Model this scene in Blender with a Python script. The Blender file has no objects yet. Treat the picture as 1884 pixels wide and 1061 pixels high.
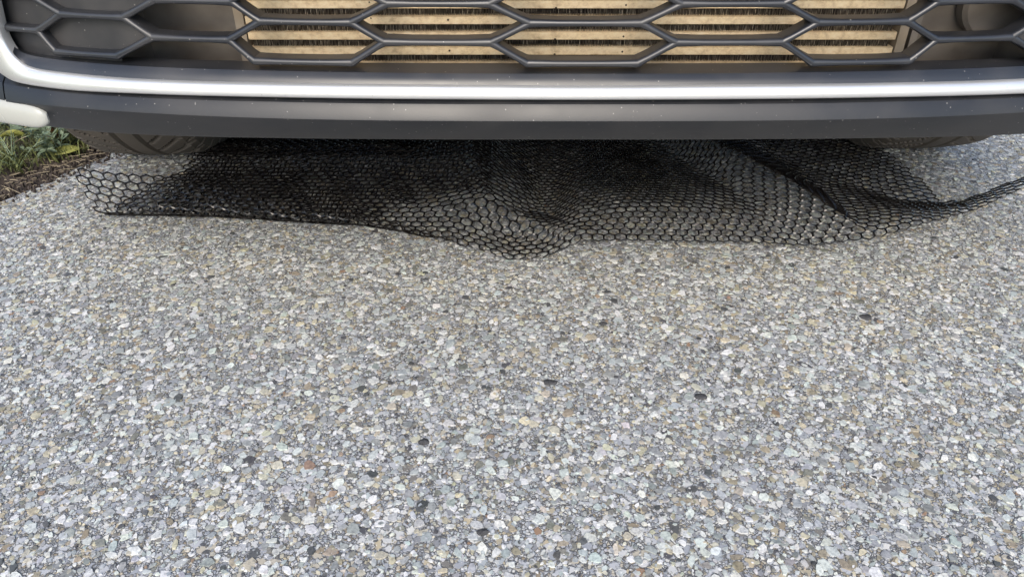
import bpy, math, random
import numpy as np
from mathutils import Vector, noise
R = math.radians
PI = math.pi
rnd = random.Random(7)
rng = np.random.default_rng(11)
scene = bpy.context.scene
C = scene.collection

# ------------------------------------------------------------------ camera
cam_d = bpy.data.cameras.new("camera")
cam = bpy.data.objects.new("camera", cam_d)
C.objects.link(cam)
scene.camera = cam
cam.location = (0, 0, 0.57)
cam.rotation_euler = (R(90 - 33), 0, 0)
cam_d.sensor_width = 36
cam_d.lens = 36 * 1350 / 1884
cam_d.clip_start = 0.02
cam_d.clip_end = 500

# ------------------------------------------------------------------ world, sun, exposure
SUN_EL, SUN_AZ = 38.0, 186.0            # behind the camera, low
w = bpy.data.worlds.new("World")
scene.world = w
w.use_nodes = True
nt = w.node_tree
sky = nt.nodes.new("ShaderNodeTexSky")
sky.sky_type = 'NISHITA'
sky.sun_disc = False
sky.sun_elevation = R(SUN_EL)
sky.sun_rotation = R(SUN_AZ)
sky.dust_density = 1.6
sky.ozone_density = 1.0
nt.links.new(sky.outputs[0], nt.nodes["Background"].inputs[0])
nt.nodes["Background"].inputs[1].default_value = 0.135
sd = bpy.data.lights.new("sun", 'SUN')
sd.energy = 1.65
sd.angle = R(34)
sd.color = (1.0, 0.915, 0.79)
sun = bpy.data.objects.new("sun", sd)
C.objects.link(sun)
dirv = Vector((math.sin(R(SUN_AZ)) * math.cos(R(SUN_EL)), math.cos(R(SUN_AZ)) * math.cos(R(SUN_EL)), math.sin(R(SUN_EL))))
sun.rotation_euler = dirv.to_track_quat('Z', 'Y').to_euler()
sun.location = (0, -3, 4)
scene.view_settings.view_transform = 'Standard'
scene.view_settings.look = 'None'
scene.view_settings.gamma = 1
scene.view_settings.use_curve_mapping = False
scene.view_settings.exposure = 0.88

# ------------------------------------------------------------------ materials
def new_mat(name):
    m = bpy.data.materials.new(name)
    m.use_nodes = True
    n = m.node_tree.nodes
    return m, n, m.node_tree.links, n["Principled BSDF"]

def N(n, t, **kw):
    x = n.new(t)
    for k, v in kw.items():
        setattr(x, k, v)
    return x

def ramp(n, stops, interp='LINEAR'):
    r = n.new("ShaderNodeValToRGB")
    r.color_ramp.interpolation = interp
    e = r.color_ramp.elements
    while len(e) > 1:
        e.remove(e[-1])
    e[0].position = stops[0][0]
    e[0].color = (*stops[0][1], 1)
    for p, c in stops[1:]:
        q = e.new(p)
        q.color = (*c, 1)
    return r

def plastic(name, col, rough, dust=0.3, grain=900, bump=0.05, spec=0.5, metallic=0.0, speck=True, dustcol=(.32, .29, .26)):
    """moulded plastic or paint with a dust film, pale specks and fine grain"""
    m, n, l, b = new_mat(name)
    tc = N(n, "ShaderNodeTexCoord")
    n1 = N(n, "ShaderNodeTexNoise"); n1.inputs["Scale"].default_value = 14; n1.inputs["Detail"].default_value = 6
    l.new(tc.outputs["Object"], n1.inputs["Vector"])
    r1 = ramp(n, [(.42, (0, 0, 0)), (.75, (1, 1, 1))]); l.new(n1.outputs[0], r1.inputs[0])
    mul = N(n, "ShaderNodeMath", operation='MULTIPLY'); mul.inputs[1].default_value = dust
    l.new(r1.outputs[0], mul.inputs[0])
    mix = N(n, "ShaderNodeMix", data_type='RGBA')
    mix.inputs[6].default_value = (*col, 1); mix.inputs[7].default_value = (*dustcol, 1)
    l.new(mul.outputs[0], mix.inputs[0])
    last = mix.outputs[2]
    if speck:
        # scattered dirt specks: small random spots of pale dust
        v = N(n, "ShaderNodeTexVoronoi"); v.inputs["Scale"].default_value = 260
        l.new(tc.outputs["Object"], v.inputs["Vector"])
        sz = N(n, "ShaderNodeSeparateColor"); l.new(v.outputs["Color"], sz.inputs[0])
        pick = N(n, "ShaderNodeMath", operation='SUBTRACT'); l.new(sz.outputs[0], pick.inputs[0]); pick.inputs[1].default_value = 0.80
        sc = N(n, "ShaderNodeMath", operation='MULTIPLY'); l.new(pick.outputs[0], sc.inputs[0]); sc.inputs[1].default_value = 1.0
        lt = N(n, "ShaderNodeMath", operation='LESS_THAN'); l.new(v.outputs["Distance"], lt.inputs[0]); l.new(sc.outputs[0], lt.inputs[1])
        m2 = N(n, "ShaderNodeMix", data_type='RGBA')
        s3 = N(n, "ShaderNodeMath", operation='MULTIPLY'); l.new(lt.outputs[0], s3.inputs[0]); s3.inputs[1].default_value = .38
        l.new(s3.outputs[0], m2.inputs[0]); l.new(last, m2.inputs[6]); m2.inputs[7].default_value = (.45, .43, .40, 1)
        last = m2.outputs[2]
    l.new(last, b.inputs["Base Color"])
    ra = N(n, "ShaderNodeMath", operation='MULTIPLY_ADD'); l.new(r1.outputs[0], ra.inputs[0]); ra.inputs[1].default_value = .12; ra.inputs[2].default_value = rough
    l.new(ra.outputs[0], b.inputs["Roughness"])
    b.inputs["Metallic"].default_value = metallic
    b.inputs["Specular IOR Level"].default_value = spec
    n2 = N(n, "ShaderNodeTexNoise"); n2.inputs["Scale"].default_value = grain; n2.inputs["Detail"].default_value = 2
    l.new(tc.outputs["Object"], n2.inputs["Vector"])
    bp = N(n, "ShaderNodeBump"); bp.inputs["Strength"].default_value = bump; bp.inputs["Distance"].default_value = .0005
    l.new(n2.outputs[0], bp.inputs["Height"]); l.new(bp.outputs[0], b.inputs["Normal"])
    return m

M = {}
M['grille'] = plastic("grille_plastic", (.015, .017, .022), .34, dust=.07, spec=.75)
M['bumper'] = plastic("bumper_plastic", (.011, .012, .015), .38, dust=.05, spec=.58, bump=.12)
M['panel'] = plastic("closed_panel", (.022, .023, .026), .5, dust=.15)
M['duct'] = plastic("duct_plastic", (.10, .085, .070), .6, dust=.6, speck=False)
M['dark'] = plastic("dark_liner", (.012, .012, .012), .8, dust=.2, speck=False)
M['silver'] = plastic("silver_paint", (.80, .80, .79), .33, dust=.05, metallic=.72, grain=2500, bump=.02, dustcol=(.6, .55, .45))
M['white'] = plastic("white_paint", (.40, .405, .375), .25, dust=.015, grain=400, bump=.01)
M['rubber'] = plastic("tyre_rubber", (.085, .074, .062), .7, dust=.5, speck=False, dustcol=(.12, .10, .08))
M['glass'] = plastic("tinted_glass", (.01, .012, .013), .05, dust=.0, speck=False, bump=0)
M['lens'] = plastic("lamp_lens", (.55, .56, .58), .08, dust=.0, speck=False, bump=0, metallic=.5)
M['rim'] = plastic("alloy", (.45, .45, .46), .3, dust=.1, metallic=.9, speck=False)
M['horn'] = plastic("tan_cover", (.26, .22, .15), .6, dust=.3, speck=False)
M['tankal'] = plastic("radiator_tank_metal", (.33, .26, .18), .6, dust=.5, speck=True)

def tube_mat():
    m, n, l, b = new_mat("dirty_aluminium")
    tc = N(n, "ShaderNodeTexCoord")
    mp = N(n, "ShaderNodeMapping"); mp.inputs["Scale"].default_value = (1, 1, 1.3)
    l.new(tc.outputs["Object"], mp.inputs[0])
    n1 = N(n, "ShaderNodeTexNoise"); n1.inputs["Scale"].default_value = 110; n1.inputs["Detail"].default_value = 9; n1.inputs["Roughness"].default_value = .75
    l.new(mp.outputs[0], n1.inputs["Vector"])
    r = ramp(n, [(.22, (.28, .20, .11)), (.36, (.62, .46, .28)), (.52, (.84, .66, .42)), (.75, (.92, .79, .58))]); l.new(n1.outputs[0], r.inputs[0])
    v = N(n, "ShaderNodeTexVoronoi"); v.inputs["Scale"].default_value = 130; l.new(tc.outputs["Object"], v.inputs["Vector"])
    s = N(n, "ShaderNodeSeparateColor"); l.new(v.outputs["Color"], s.inputs[0])
    a = N(n, "ShaderNodeMath", operation='SUBTRACT'); l.new(s.outputs[0], a.inputs[0]); a.inputs[1].default_value = .80
    lt = N(n, "ShaderNodeMath", operation='LESS_THAN'); l.new(v.outputs["Distance"], lt.inputs[0]); l.new(a.outputs[0], lt.inputs[1])
    mx = N(n, "ShaderNodeMix", data_type='RGBA'); l.new(lt.outputs[0], mx.inputs[0]); l.new(r.outputs[0], mx.inputs[6]); mx.inputs[7].default_value = (.05, .03, .015, 1)
    l.new(mx.outputs[2], b.inputs["Base Color"])
    b.inputs["Metallic"].default_value = .25
    b.inputs["Roughness"].default_value = .5
    bp = N(n, "ShaderNodeBump"); bp.inputs["Strength"].default_value = .3; bp.inputs["Distance"].default_value = .0006
    l.new(n1.outputs[0], bp.inputs["Height"]); l.new(bp.outputs[0], b.inputs["Normal"])
    return m
M['tube'] = tube_mat()

def fin_mat():
    m, n, l, b = new_mat("radiator_fin")
    tc = N(n, "ShaderNodeTexCoord")
    mp = N(n, "ShaderNodeMapping"); mp.inputs["Scale"].default_value = (1, 1, .12)
    l.new(tc.outputs["Object"], mp.inputs[0])
    n1 = N(n, "ShaderNodeTexNoise"); n1.inputs["Scale"].default_value = 700; n1.inputs["Detail"].default_value = 4
    l.new(mp.outputs[0], n1.inputs["Vector"])
    r = ramp(n, [(.36, (.02, .016, .012)), (.50, (.10, .08, .06)), (.60, (.50, .43, .33))]); l.new(n1.outputs[0], r.inputs[0])
    l.new(r.outputs[0], b.inputs["Base Color"]); b.inputs["Roughness"].default_value = .7
    return m
M['fin'] = fin_mat()

def net_mat():
    m, n, l, b = new_mat("black_net_plastic")
    b.inputs["Base Color"].default_value = (.010, .010, .010, 1)
    tc = N(n, "ShaderNodeTexCoord")
    n1 = N(n, "ShaderNodeTexNoise"); n1.inputs["Scale"].default_value = 30; n1.inputs["Detail"].default_value = 5
    l.new(tc.outputs["Object"], n1.inputs["Vector"])
    r = ramp(n, [(.45, (.007, .006, .006)), (.8, (.028, .024, .020))]); l.new(n1.outputs[0], r.inputs[0])
    l.new(r.outputs[0], b.inputs["Base Color"])
    b.inputs["Roughness"].default_value = .20
    b.inputs["Specular IOR Level"].default_value = .45
    return m
M['net'] = net_mat()

PAL = [((.46, .47, .49), 20), ((.56, .56, .55), 15), ((.34, .355, .385), 15), ((.65, .64, .60), 8), ((.26, .265, .28), 11),
       ((.47, .43, .35), 7), ((.42, .37, .27), 5), ((.38, .41, .43), 6), ((.20, .19, .175), 6), ((.30, .25, .18), 4),
       ((.50, .43, .30), 3), ((.32, .21, .14), .5), ((.09, .09, .10), 2.5)]

def stone_mat():
    m, n, l, b = new_mat("exposed_aggregate_stone")
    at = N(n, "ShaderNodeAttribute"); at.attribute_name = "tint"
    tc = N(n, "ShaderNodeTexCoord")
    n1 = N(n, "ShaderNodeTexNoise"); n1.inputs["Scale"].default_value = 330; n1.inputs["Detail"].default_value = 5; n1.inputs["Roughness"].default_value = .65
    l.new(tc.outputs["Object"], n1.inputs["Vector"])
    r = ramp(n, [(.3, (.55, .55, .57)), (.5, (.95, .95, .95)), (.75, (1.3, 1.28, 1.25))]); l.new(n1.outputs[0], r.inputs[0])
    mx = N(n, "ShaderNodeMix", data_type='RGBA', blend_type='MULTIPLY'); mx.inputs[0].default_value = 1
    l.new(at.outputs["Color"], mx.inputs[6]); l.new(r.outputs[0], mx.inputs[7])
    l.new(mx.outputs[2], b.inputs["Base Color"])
    b.inputs["Roughness"].default_value = .55
    b.inputs["Specular IOR Level"].default_value = .35
    bp = N(n, "ShaderNodeBump"); bp.inputs["Strength"].default_value = .35; bp.inputs["Distance"].default_value = .0006
    l.new(n1.outputs[0], bp.inputs["Height"]); l.new(bp.outputs[0], b.inputs["Normal"])
    return m
M['stone'] = stone_mat()

def concrete_mat():
    """fine chippings in a dark cement, for the bed between the modelled stones and for the far ground"""
    m, n, l, b = new_mat("fine_aggregate")
    tc = N(n, "ShaderNodeTexCoord")
    wob = N(n, "ShaderNodeTexNoise"); wob.inputs["Scale"].default_value = 180
    l.new(tc.outputs["Object"], wob.inputs["Vector"])
    ad = N(n, "ShaderNodeMix", data_type='RGBA', blend_type='LINEAR_LIGHT'); ad.inputs[0].default_value = .0025
    l.new(tc.outputs["Object"], ad.inputs[6]); l.new(wob.outputs["Color"], ad.inputs[7])
    def layer(scale):
        v = N(n, "ShaderNodeTexVoronoi"); v.inputs["Scale"].default_value = scale; l.new(ad.outputs[2], v.inputs["Vector"])
        e = N(n, "ShaderNodeTexVoronoi"); e.feature = 'DISTANCE_TO_EDGE'; e.inputs["Scale"].default_value = scale; l.new(ad.outputs[2], e.inputs["Vector"])
        s = N(n, "ShaderNodeSeparateColor"); l.new(v.outputs["Color"], s.inputs[0])
        tot = sum(q for _, q in PAL); acc = 0; st = []
        for c, q in PAL:
            st.append((acc / tot, c)); acc += q
        r = ramp(n, st, 'CONSTANT'); l.new(s.outputs[0], r.inputs[0])
        cr = ramp(n, [(.03, (0, 0, 0)), (.16, (1, 1, 1))]); l.new(e.outputs["Distance"], cr.inputs[0])
        return r, cr, s
    r1, c1, s1 = layer(300)
    r2, c2, s2 = layer(120)
    bed = (.12, .12, .12, 1)
    m1 = N(n, "ShaderNodeMix", data_type='RGBA'); l.new(c1.outputs[0], m1.inputs[0]); m1.inputs[6].default_value = bed; l.new(r1.outputs[0], m1.inputs[7])
    keep = N(n, "ShaderNodeMath", operation='GREATER_THAN'); l.new(s2.outputs[1], keep.inputs[0]); keep.inputs[1].default_value = .45
    kk = N(n, "ShaderNodeMath", operation='MULTIPLY'); l.new(keep.outputs[0], kk.inputs[0]); l.new(c2.outputs[0], kk.inputs[1])
    m2 = N(n, "ShaderNodeMix", data_type='RGBA'); l.new(kk.outputs[0], m2.inputs[0]); l.new(m1.outputs[2], m2.inputs[6]); l.new(r2.outputs[0], m2.inputs[7])
    l.new(m2.outputs[2], b.inputs["Base Color"])
    b.inputs["Roughness"].default_value = .6
    h = N(n, "ShaderNodeMath", operation='MAXIMUM'); l.new(c1.outputs[0], h.inputs[0]); l.new(kk.outputs[0], h.inputs[1])
    bp = N(n, "ShaderNodeBump"); bp.inputs["Strength"].default_value = .7; bp.inputs["Distance"].default_value = .0012
    l.new(h.outputs[0], bp.inputs["Height"]); l.new(bp.outputs[0], b.inputs["Normal"])
    return m
M['concrete'] = concrete_mat()

def noise_mat(name, stops, scale, rough=.8, bump=.4, dist=.004, detail=6):
    m, n, l, b = new_mat(name)
    tc = N(n, "ShaderNodeTexCoord")
    n1 = N(n, "ShaderNodeTexNoise"); n1.inputs["Scale"].default_value = scale; n1.inputs["Detail"].default_value = detail; n1.inputs["Roughness"].default_value = .7
    l.new(tc.outputs["Object"], n1.inputs["Vector"])
    r = ramp(n, stops); l.new(n1.outputs[0], r.inputs[0]); l.new(r.outputs[0], b.inputs["Base Color"])
    b.inputs["Roughness"].default_value = rough
    bp = N(n, "ShaderNodeBump"); bp.inputs["Strength"].default_value = bump; bp.inputs["Distance"].default_value = dist
    l.new(n1.outputs[0], bp.inputs["Height"]); l.new(bp.outputs[0], b.inputs["Normal"])
    return m
M['soil'] = noise_mat("dark_soil", [(.3, (.025, .019, .016)), (.5, (.06, .046, .04)), (.66, (.13, .105, .085)), (.8, (.26, .23, .19))], 160, bump=.9)
M['verge'] = noise_mat("verge_ground", [(.3, (.03, .045, .015)), (.6, (.08, .11, .035)), (.8, (.17, .16, .08))], 18, bump=.8)
M['leaf_green'] = noise_mat("weed_leaf", [(.3, (.07, .085, .03)), (.6, (.18, .20, .07)), (.85, (.36, .34, .17))], 40, rough=.5, bump=.2)
M['leaf_grey'] = noise_mat("grey_green_leaf", [(.3, (.10, .15, .09)), (.7, (.24, .30, .20))], 40, rough=.6, bump=.2)
M['leaf_yellow'] = noise_mat("yellow_green_leaf", [(.3, (.20, .22, .05)), (.6, (.36, .36, .10)), (.8, (.30, .20, .06))], 60, rough=.55, bump=.3)
M['leaf_brown'] = noise_mat("dead_leaf", [(.3, (.10, .045, .015)), (.6, (.26, .13, .045)), (.8, (.36, .24, .10))], 60, rough=.65, bump=.5)
M['straw'] = noise_mat("dry_straw", [(.3, (.22, .17, .11)), (.7, (.46, .40, .28))], 60, rough=.7, bump=.2)
M['tar'] = noise_mat("dark_crumb", [(.3, (.03, .03, .033)), (.7, (.08, .08, .085))], 300, rough=.6, bump=.6)

# ------------------------------------------------------------------ mesh helpers
ROOT = {}
class MB:
    """collects shapes and links them as one mesh object"""
    def __init__(s):
        s.v = []; s.f = []
    def add(s, vs, fs):
        o = len(s.v)
        s.v += [tuple(p) for p in vs]
        s.f += [tuple(i + o for i in f) for f in fs]
        return o
    def box(s, x0, x1, y0, y1, z0, z1):
        s.add([(x, y, z) for z in (z0, z1) for y in (y0, y1) for x in (x0, x1)],
              [(0, 2, 3, 1), (4, 5, 7, 6), (0, 1, 5, 4), (2, 6, 7, 3), (0, 4, 6, 2), (1, 3, 7, 5)])
    def grid(s, rows, close_u=False, close_v=False):
        nr, nc = len(rows), len(rows[0])
        vs = [p for r in rows for p in r]; fs = []
        for i in range(nr - (0 if close_v else 1)):
            for j in range(nc - (0 if close_u else 1)):
                a = i * nc + j; b = i * nc + (j + 1) % nc; i2 = (i + 1) % nr
                fs.append((a, b, i2 * nc + (j + 1) % nc, i2 * nc + j))
        return s.add(vs, fs)
    def tube(s, pts, rad, k=6, cap=True):
        pts = [Vector(p) for p in pts]; rows = []
        for i, p in enumerate(pts):
            d = (pts[min(i + 1, len(pts) - 1)] - pts[max(i - 1, 0)]).normalized()
            a = d.cross(Vector((0, 0, 1))) if abs(d.z) < .9 else d.cross(Vector((1, 0, 0)))
            a.normalize(); b = d.cross(a)
            r = rad[i] if isinstance(rad, (list, tuple)) else rad
            rows.append([p + a * (r * math.cos(2 * PI * j / k)) + b * (r * math.sin(2 * PI * j / k)) for j in range(k)])
        o = s.grid(rows, close_u=True)
        if cap:
            s.f.append(tuple(o + j for j in range(k))); s.f.append(tuple(o + (len(pts) - 1) * k + j for j in reversed(range(k))))
    def build(s, name, mat, parent=None, smooth=True, angle=35, loc=None):
        off = Vector((0, 0, 0))
        if parent is not None:
            off = ROOT.get(parent.name, Vector((0, 0, 0)))
        if loc is not None:
            off = Vector(loc)
        me = bpy.data.meshes.new(name)
        me.from_pydata([(p[0] - off[0], p[1] - off[1], p[2] - off[2]) for p in s.v], [], s.f)
        me.materials.append(mat)
        if smooth:
            me.shade_smooth()
            try:
                me.set_sharp_from_angle(angle=R(angle))
            except Exception:
                pass
        else:
            me.shade_flat()
        o = bpy.data.objects.new(name, me); C.objects.link(o)
        if parent is not None:
            o.parent = parent
            ROOT[o.name] = off
        if loc is not None:
            o.location = loc
        me.update()
        return o

def tag(o, label=None, cat=None, group=None, kind=None):
    if label: o['label'] = label
    if cat: o['category'] = cat
    if group: o['group'] = group
    if kind: o['kind'] = kind
    return o

def fast_mesh(name, verts, faces_list, mat, smooth=True, colors=None):
    """verts (n,3); faces_list = list of (m,k) int arrays"""
    me = bpy.data.meshes.new(name)
    nv = len(verts)
    nl = sum(f.size for f in faces_list); nf = sum(len(f) for f in faces_list)
    me.vertices.add(nv); me.loops.add(nl); me.polygons.add(nf)
    me.vertices.foreach_set("co", np.asarray(verts, np.float32).ravel())
    me.loops.foreach_set("vertex_index", np.concatenate([f.ravel() for f in faces_list]).astype(np.int32))
    cnt = np.concatenate([np.full(len(f), f.shape[1]) for f in faces_list])
    st = np.concatenate([[0], np.cumsum(cnt)[:-1]]).astype(np.int32)
    me.polygons.foreach_set("loop_start", st)
    me.update(calc_edges=True)
    me.validate()
    if smooth: me.shade_smooth()
    else: me.shade_flat()
    if colors is not None:
        a = me.color_attributes.new("tint", 'FLOAT_COLOR', 'POINT')
        a.data.foreach_set("color", np.asarray(colors, np.float32).ravel())
    me.materials.append(mat)
    o = bpy.data.objects.new(name, me); C.objects.link(o)
    return o

# ------------------------------------------------------------------ ground
XC = .067                      # the car's centre line
EDGE = [(-1.44, -.3), (-1.20, .40), (-1.03, .85), (-.894, 1.157), (-.867, 1.213), (-.838, 1.292), (-.803, 1.349), (-.79, 1.50), (-.775, 2.2), (-.76, 8)]
def edge_x(y):
    ys = [p[1] for p in EDGE]; xs = [p[0] for p in EDGE]
    return float(np.interp(y, ys, xs)) + .006 * noise.noise(Vector((y * 14, 3, 0))) + .004 * noise.noise(Vector((y * 50, 9, 0)))
g = MB()
ys = sorted(set([-60, -20, -5, -1] + [round(-.3 + i * .02, 3) for i in range(130)] + [3, 5, 8, 20, 60]))
rows = []
for y in ys:
    ex = edge_x(min(max(y, -.3), 8))
    rows.append([(ex, y, -.05), (ex, y, -.004), (ex + .004, y, 0), (ex + 1.2, y, 0), (4, y, 0), (60, y, 0)])
g.grid(rows)
pav = g.build("pavement", M['concrete'], smooth=False)
tag(pav, kind='structure')
g = MB()
g.grid([[(x, y, -.03 if x > -60 else 0) for x in (-60, -3, -.6)] for y in (-60, 0, 4, 60)])
tag(g.build("verge_soil_base", M['verge'], smooth=False), kind='structure').name = "verge"
# soil strip, lumpy, along the pavement's edge
rows = []
for i in range(150):
    y = .2 + i * .012
    ex = edge_x(y)
    r = []
    for j in range(46):
        x = ex + .012 - .012 * j
        z = -.012 + min(j * .0022, .022) + .009 * noise.fractal(Vector((x * 30, y * 30, 0)), 1, 2, 4) + .004 * noise.noise(Vector((x * 120, y * 120, 5)))
        if j < 2: z = min(z, -.012)
        r.append((x, y, z))
    rows.append(r)
g = MB(); g.grid(rows)
tag(g.build("soil", M['soil'], angle=80), kind='structure')

# exposed aggregate: every chipping is a low domed polygon, sunk in the bed
def chips(x0, x1, y0, y1, sp, rlo, rhi, keep, k, height, mid, ymax_taper=None):
    nx = int((x1 - x0) / sp); ny = int((y1 - y0) / (sp * .87))
    X, Y = np.meshgrid(np.arange(nx), np.arange(ny))
    X = X.ravel().astype(float); Y = Y.ravel().astype(float)
    px = x0 + (X + .5 * (Y % 2)) * sp; py = y0 + Y * sp * .87
    px += rng.uniform(-.42, .42, px.size) * sp; py += rng.uniform(-.42, .42, px.size) * sp
    half = .40 + .66 * np.clip(py - .3, 0, 9) + .12
    ok = (np.abs(px - .0) < half) & (rng.random(px.size) < keep)
    ex = np.interp(py, [p[1] for p in EDGE], [p[0] for p in EDGE])
    ok &= px > ex + .010
    px, py = px[ok], py[ok]; n = px.size
    r = rlo + (rhi - rlo) * rng.random(n) ** 1.6
    asp = rng.uniform(.5, .95, n); rot = rng.uniform(0, PI, n)
    ang = (np.arange(k) / k * 2 * PI)[None, :] + rng.uniform(-.32, .32, (n, k)) * (5 / k)
    rad = r[:, None] * rng.uniform(.66, 1.16, (n, k))
    ux = rad * np.cos(ang); uy = rad * np.sin(ang) * asp[:, None]
    cx = ux * np.cos(rot)[:, None] - uy * np.sin(rot)[:, None]; cy = ux * np.sin(rot)[:, None] + uy * np.cos(rot)[:, None]
    h = height * rng.uniform(.15, 1.0, n)
    tx = rng.normal(0, .07, n)[:, None]; ty = rng.normal(0, .07, n)[:, None]
    def ring(f, z):
        return np.stack([px[:, None] + cx * f, py[:, None] + cy * f, z[:, None] + (cx * tx + cy * ty) * f + np.zeros_like(cx)], -1)
    low = ring(1.0, np.full(n, -.0010))
    if mid:
        m_ = ring(.86, h * .95)
        top = np.stack([px, py, h], -1)[:, None, :]
        V = np.concatenate([low, m_, top], 1)
        a = np.arange(k); b = (a + 1) % k
        q = np.stack([a, b, b + k, a + k], -1)
        t = np.stack([a + k, b + k, np.full(k, 2 * k)], -1)
        per = 2 * k + 1
        base = (np.arange(n) * per)[:, None, None]
        F = [(q[None] + base).reshape(-1, 4), (t[None] + base).reshape(-1, 3)]
    else:
        top = np.stack([px, py, h], -1)[:, None, :]
        V = np.concatenate([low, top], 1)
        a = np.arange(k); b = (a + 1) % k
        t = np.stack([a, b, np.full(k, k)], -1)
        per = k + 1
        base = (np.arange(n) * per)[:, None, None]
        F = [(t[None] + base).reshape(-1, 3)]
    pw = np.array([q for _, q in PAL], float); pw /= pw.sum()
    pc = np.array([c for c, _ in PAL]) * np.array([1.17, 1.21, 1.13])
    ci = rng.choice(len(PAL), n, p=pw)
    col = pc[ci] * rng.uniform(.80, 1.16, (n, 1)) * (1 + rng.normal(0, .03, (n, 3)))
    col = col * .74 + .26 * col.mean(1, keepdims=True)
    # broad drifts of paler and darker mix, and warm shade under the car's nose painted into the stone colour
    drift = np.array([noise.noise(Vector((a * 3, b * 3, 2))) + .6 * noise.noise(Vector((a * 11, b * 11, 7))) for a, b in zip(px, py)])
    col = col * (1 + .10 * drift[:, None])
    nose_shade = np.clip((py - .94) / .12, 0, 1) * np.clip((.98 - np.abs(px - XC)) / .2, 0, 1) * (.7 + .5 * drift)
    col = col * (1 - nose_shade[:, None] * np.array([.05, .08, .12]))
    col = np.clip(col, .03, .72)
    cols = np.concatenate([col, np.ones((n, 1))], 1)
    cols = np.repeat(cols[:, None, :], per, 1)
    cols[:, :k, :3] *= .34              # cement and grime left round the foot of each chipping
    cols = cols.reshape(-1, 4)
    return V.reshape(-1, 3), F, cols
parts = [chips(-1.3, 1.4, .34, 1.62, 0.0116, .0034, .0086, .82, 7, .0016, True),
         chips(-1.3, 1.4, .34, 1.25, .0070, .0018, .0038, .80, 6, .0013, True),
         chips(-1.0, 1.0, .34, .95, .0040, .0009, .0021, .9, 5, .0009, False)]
V = []; F4 = []; F3 = []; Cc = []; o_ = 0
for v_, f_, c_ in parts:
    V.append(v_); Cc.append(c_)
    for f in f_:
        (F4 if f.shape[1] == 4 else F3).append(f + o_)
    o_ += len(v_)
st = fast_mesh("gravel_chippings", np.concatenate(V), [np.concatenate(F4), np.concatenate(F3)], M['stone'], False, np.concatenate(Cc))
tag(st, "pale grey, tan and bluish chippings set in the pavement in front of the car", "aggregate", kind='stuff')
print("chips verts", o_)

# ------------------------------------------------------------------ the car
Y0 = .69
def Yc(xr, off=0):
    r = min(abs(xr) / .9, .9995)
    return Y0 + .6 * (1 - (1 - r ** 3) ** (1 / 3)) + off
car = bpy.data.objects.new("parked_car", None); C.objects.link(car)
car.location = (XC, 2.8, 0)
ROOT[car.name] = Vector((0, 2.8, 0))        # car meshes below are written with x from the centre line
tag(car, "white car with honeycomb lower grille and silver trim strip, parked over the black net", "car")

# --- lattice of the lower grille: rounded bars on deep webs
ZR = [.3690, .3885, .4060, .4230, .4405, .4575, .4750]
def row_bars(k):
    z = ZR[k]
    if k % 2 == 0:      # bars centred on 0, .266, .49
        b = [(-.0525, .0525), (.2195, .3145), (.4540, .5225)]
        if k == 2: b = [(-.0505, .0525), (.2165, .3020), (.4365, .5030)]
        if k > 2: b = [(-.050, .050), (.2150, .3000), (.4340, .5010)]
    else:
        b = [(.0870, .1870), (.3355, .4120), (.5355, .5760)] if k == 1 else [(.0880, .1810), (.3260, .4000), (.533, .574)]
    out = []
    for a, c in b:
        out.append((a, c))
        if a > 0: out.append((-c, -a))
    return sorted(out), z
LOFF = .012
lat = MB()
prof = []
RB = .0031
for i in range(9):
    a = PI * i / 8
    prof.append((RB * math.cos(a), -RB * 1.15 * math.sin(a)))      # (across, depth)
prof = [(RB * .95, .017)] + [(RB, .004)] + prof + [(-RB, .004)] + [(-RB * .95, .017)]
def bar(p, q, depth_scale=1.0):
    nseg = 4
    rows = []
    (x0, z0), (x1, z1) = p, q
    L = math.hypot(x1 - x0, z1 - z0); tx, tz = (x1 - x0) / L, (z1 - z0) / L
    for i in range(nseg + 1):
        t = i / nseg
        x = x0 + (x1 - x0) * t; z = z0 + (z1 - z0) * t
        y = Yc(x, LOFF)
        flare = 1 + .28 * (abs(t - .5) * 2) ** 6
        rows.append([(x - tz * a * flare, y + d * depth_scale, z + tx * a * flare) for a, d in prof])
    lat.grid(rows)
nodes = set()
for k in range(len(ZR)):
    bars, z = row_bars(k)
    for a, c in bars:
        bar((a, z), (c, z)); nodes.add((a, z)); nodes.add((c, z))
    if k + 1 < len(ZR):
        nb, z2 = row_bars(k + 1)
        ends = [(e, z) for b_ in bars for e in b_]; e2 = [(e, z2) for b_ in nb for e in b_]
        for e in ends:
            best = [f for f in e2 if abs(f[0] - e[0]) < .046]
            for f in best: bar(e, f)
for (x, z) in nodes:
    y = Yc(x, LOFF); kk = 12; rr = RB * 1.28
    rings = []
    for fr, dy in ((1, .017), (1, 0), (.8, -.0019), (.45, -.0029), (.05, -.0032)):
        rings.append([(x + rr * fr * math.cos(2 * PI * j / kk), y + dy, z + rr * fr * math.sin(2 * PI * j / kk)) for j in range(kk)])
    lat.grid(rings, close_u=True)
lat.build("grille_lattice", M['grille'], car, angle=50)

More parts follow.
